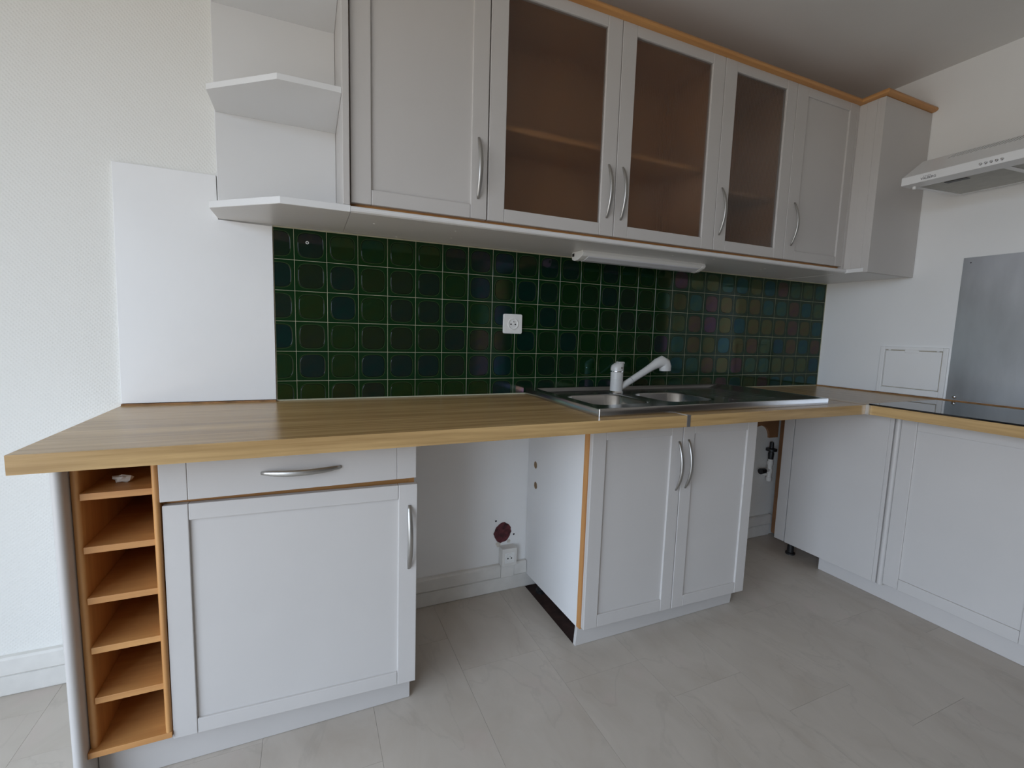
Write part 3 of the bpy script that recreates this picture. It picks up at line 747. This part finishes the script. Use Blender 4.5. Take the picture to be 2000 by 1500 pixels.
box('wall_clip', 2.425, 2.439, -.036, -.0010, .368, .380, MPLY, t)

# ------------------------------------------------------------------ hood, hob, steel splashback, hatch on the right wall
HY0, HY1 = -1.180, -.580
t = thing('cooker_hood', 'white slim cooker hood with slotted top and five buttons on the right wall', 'cooker hood', (2.6, -.88, 1.797))
hp = [(2.337, 1.7965), (2.337, 1.8285), (2.475, 1.9200), (XR - .001, 1.9200), (XR - .001, 1.8280), (2.405, 1.8080), (2.400, 1.7965)]
hood_body = prism('body', hp, 'y', HY0, HY1, MHOOD, t, bev=.0015)
def under(x): return 1.8078 + (x - 2.405) * (1.8280 - 1.8080) / (XR - .001 - 2.405)
for a, b_ in ((-.862, -.606), (-1.154, -.886)):
    bm = bmesh.new(); x0, x1 = 2.425, 2.748
    pr = [(x0, under(x0) - .0002), (x1, under(x1) - .0002), (x1, under(x1) - .006), (x0, under(x0) - .006)]
    bmprism(bm, pr, 'y', a, b_); fl = put('filter', bm, MFILT, t)
    bm = bmesh.new(); yc = (a + b_) / 2 + .02
    pr = [(2.445, under(2.445) - .0063), (2.475, under(2.475) - .0063), (2.475, under(2.475) - .0078), (2.445, under(2.445) - .0078)]
    bmprism(bm, pr, 'y', yc - .035, yc + .035); put('filter_handle', bm, MBLACK, fl)
for xx in (2.4185, 2.7555):
    bm = bmesh.new(); pr = [(xx - .006, under(xx)), (xx + .006, under(xx)), (xx + .006, under(xx) - .008), (xx - .006, under(xx) - .008)]
    bmprism(bm, pr, 'y', HY0 + .02, HY1 - .016); put('filter_frame', bm, MHOOD, t)
for yy in (-.594, -.874, -1.167):
    bm = bmesh.new(); pr = [(2.4125, under(2.4125)), (2.7615, under(2.7615)), (2.7615, under(2.7615) - .0078), (2.4125, under(2.4125) - .0078)]
    bmprism(bm, pr, 'y', yy - .0105, yy + .0105); put('filter_frame', bm, MHOOD, t)
lathe('catch', [(.0001, -.012), (.006, -.011), (.007, 0)], (2.385, -.605, 1.7965), MPL, t, 12)
nrm = Vector((1.9200 - 1.8285, 0, -(2.475 - 2.337))).normalized()          # points into the slope; outward = -nrm
outw = Vector((-(1.9200 - 1.8285), 0, (2.475 - 2.337))).normalized(); up_s = Vector((2.475 - 2.337, 0, 1.9200 - 1.8285)).normalized()
SL = ((.0, 0), (.0058, 0), (-.0150 + .0058, .046), (-.0150, .046)); SD = .055
top_p = Vector((2.475, 0, 1.92)) - up_s * .050
def slot_ring(o_, dep, sh=1.0):
    cy_ = sum(p[0] for p in SL) / 4; cu_ = .023
    return [Vector((0, cy_ + (p[0] - cy_) * sh, 0)) + up_s * (cu_ + (p[1] - cu_) * sh) + outw * dep + o_ for p in SL]
bm = bmesh.new()
for k in range(28): loft(bm, [slot_ring(top_p + Vector((0, -.690 - .0138 * k, 0)), .003), slot_ring(top_p + Vector((0, -.690 - .0138 * k, 0)), -SD)], close_last=True, close_first=True)
carve(hood_body, bm)
bm = bmesh.new(); loft(bm, [slot_ring(Vector(), -.0008, .985), slot_ring(Vector(), -SD + .0004, .985)], close_last=True)   # pressed sheet-metal lining of one slot
so = put('slot', bm, MSLOT, t); smesh = so.data
so.location = top_p + Vector((0, -.690, 0))
for k in range(1, 28):
    s2 = bpy.data.objects.new('slot', smesh); link(s2); s2.parent = t; s2.matrix_parent_inverse = so.matrix_parent_inverse.copy()
    s2.location = top_p + Vector((0, -.690 - .0138 * k, 0))
for k in range(5):
    lathe('button', [(.0001, -.0045), (.0035, -.0040), (.0050, -.0015), (.0058, 0)], (2.3368, -.833 - .0148 * k, 1.8105), MCHR, t, 14, axis='x')
def lettering(name, body, size, loc, rot, mat, parent):
    cu = bpy.data.curves.new(name, 'FONT'); cu.body = body; cu.size = size; cu.extrude = 0.0002; cu.align_x = 'LEFT'
    tmp = bpy.data.objects.new(name + '_src', cu); link(tmp)
    dg = bpy.context.evaluated_depsgraph_get(); me = bpy.data.meshes.new_from_object(tmp.evaluated_get(dg))
    bpy.data.objects.remove(tmp); bpy.data.curves.remove(cu)
    me.materials.clear(); me.materials.append(mat)
    o = bpy.data.objects.new(name, me); link(o); o.parent = parent
    o.matrix_parent_inverse = Matrix.Translation(-Vector(parent.location)); o.location = loc; o.rotation_euler = rot
    return o
lettering('lettering', 'VALBERG', .0125, (2.3366, -.648, 1.8040), (math.pi / 2, 0, -math.pi / 2), MINK, t)
for k in range(5):
    bm = bmesh.new(); vsx = []
    for i in range(10):
        a = math.pi / 2 + math.pi * i / 5; rr = .0019 if i % 2 == 0 else .0009
        vsx.append((-.6585 - .0052 * k + rr * math.cos(a), 1.8165 + rr * math.sin(a)))
    bmprism(bm, vsx, 'x', 2.3364, 2.3370); put('star', bm, MINK, t)

o = box('hob', 2.2080, 2.7200, -1.2000, -.6240, ZW1 + .0004, ZW1 + .0060, MHOB, None, .001)
tag(o, 'flat black glass hob set on the worktop by the steel splashback', 'hob')
t = thing('splashback', 'brushed stainless steel splashback plate on the wall behind the hob', 'splashback', (XR, -.92, .885))
box('plate', XR - .0022, XR - .0005, -1.2200, -.6200, .8850, 1.5390, MSPL, t)
for y, z in ((-.652, .899), (-.647, 1.515), (-1.19, .899), (-1.19, 1.515)):
    lathe('screw', [(.0001, -.0055), (.0035, -.0050), (.0070, -.0025), (.0085, 0)], (XR - .0022, y, z), MALU, t, 14, axis='x') if z < 1 else lathe('screw', [(.0001, -.0015), (.0025, -.0012), (.003, 0)], (XR - .0022, y, z), MINK, t, 10, axis='x')
t = thing('access_hatch', 'white painted access hatch set in the wall above the corner worktop', 'hatch', (XR, -.47, .88))
hx = XR - .0005
for a, b_, c, d_ in ((-.3470, -.3250, .8850, 1.1240), (-.6120, -.5910, .8850, 1.1240), (-.5910, -.3470, 1.1080, 1.1240), (-.5910, -.3470, .8850, .9140)):
    box('frame_rail', hx - .010, hx, a, b_, c, d_, MWALL, t, .003)
dd_ = box('hatch_door', hx - .0060, hx, -.5868, -.3512, .9180, 1.1035, MWALL, t, .0015)
box('seal', hx - .0015, hx, -.5895, -.3485, .9150, 1.1070, MHSEAL, t)
box('catch', hx - .0085, hx - .0030, -.495, -.435, 1.094, 1.1095, MWALL, t, .002)
for y in (-.368, -.572): box('hinge', hx - .0095, hx - .005, y - .006, y + .006, 1.104, 1.114, MWALL, t, .002)

# ------------------------------------------------------------------ sockets, hole in the wall
def socket_face(t, cx, cz, y, rr, mat):
    lathe('socket_ring', [(rr * 1.14, 0), (rr * 1.13, -.0022), (rr * 1.02, -.0026), (rr * .97, -.0004), (rr * .90, -.0003), (.0001, -.0003)], (cx, y, cz), mat, t, 28, axis='y')
    for dx in (-.0095, .0095): lathe('contact_hole', [(.0001, -.0008), (.0032, -.0008), (.0034, -.0002)], (cx + dx * rr / .02, y, cz - .002), MBLACK, t, 10, axis='y')
    lathe('earth_pin', [(.0024, -.0004), (.0024, -.006), (.0001, -.007)], (cx, y, cz + .009 * rr / .02), MCHR, t, 10, axis='y')
t = thing('wall_socket', 'square white power socket on the green tiles', 'socket', (.818, 0, 1.134))
bm = bmesh.new(); pl = [(x, z) for x, z in rrect(.777, .861, 1.1345, 1.2145, .006, 4)]
bmprism(bm, pl, 'y', -.0185, -.0093); bmesh.ops.bevel(bm, geom=[e for e in bm.edges if all(abs(v.co.y + .0185) < 1e-5 for v in e.verts)], offset=.002, segments=2, affect='EDGES')
put('plate', bm, MPL, t, smooth=True)
socket_face(t, .8195, 1.1745, -.0187, .0205, MPL)
t = thing('trunking_socket', 'small boxed white socket above the cable trunking in the empty appliance bay', 'socket', (.824, 0, .069))
box('box', .790, .8580, -.044, -.0008, .1280, .2080, MPLY, t, .002)
box('cover', .7935, .8560, -.0245, -.0008, .0690, .1275, MPLY, t, .0012)
box('inner_plate', .8010, .8460, -.0455, -.0442, .1440, .1900, MPL, t, .0006)
socket_face(t, .8235, .1670, -.0457, .0175, MPL)
bm = bmesh.new(); N = 28
outer = [(.805 + (.041 + random.uniform(-.003, .003)) * math.cos(2 * math.pi * k / N), .266 + (.045 + random.uniform(-.004, .003)) * math.sin(2 * math.pi * k / N)) for k in range(N)]
loft(bm, [[(x, -.0022, z) for x, z in outer], [(.805 + (x - .805) * .93, -.0030, .266 + (z - .266) * .93) for x, z in outer], [(.805 + (x - .805) * .80, -.0012, .266 + (z - .266) * .80) for x, z in outer], [(.805 + (x - .805) * .3, -.0010, .266 + (z - .266) * .3) for x, z in outer]], close_last=True)
t = thing('wall_box_hole', 'round red-brown junction hole with chipped plaster in the bare wall bay', 'wall hole', (.805, 0, .22))
put('hole', bm, MRED, t)
bm = bmesh.new(); ch = [(.787 + .011 * math.cos(a) * random.uniform(.7, 1.3), .215 + .013 * math.sin(a) * random.uniform(.7, 1.2)) for a in [2 * math.pi * k / 12 for k in range(12)]]
bmprism(bm, ch, 'y', -.0016, -.0006); put('plaster_chip', bm, MFOIL, t)
bm = bmesh.new(); ch = [(.835 + .008 * math.cos(a) * random.uniform(.6, 1.3), .222 + .009 * math.sin(a) * random.uniform(.6, 1.3)) for a in [2 * math.pi * k / 11 for k in range(11)]]
bmprism(bm, ch, 'y', -.0016, -.0006); put('plaster_chip', bm, MFOIL, t)
for x, z in ((.773, .322), (.860, .250)): lathe('screw_hole_dark', [(.0001, -.0012), (.003, -.0012), (.0045, -.0006)], (x, 0, z), MINK, t, 8, axis='y')  # flat discs on the wall; the holes' shade is put into their colour
t2 = thing('wall_plug_hole', 'small drilled hole with a white plug in the top row of green tiles', 'wall plug', (.042, -.009, 1.425))
lathe('rim', [(.0055, -.0002), (.0055, -.0014), (.0035, -.0016), (.0028, -.0004)], (.042, -.0090, 1.425), MPL, t2, 9, axis='y')
lathe('bore_dark', [(.0029, -.0004), (.0001, -.0006)], (.042, -.0090, 1.425), MBLACK, t2, 9, axis='y')  # black disc on the tile paints the dark depth of the hole
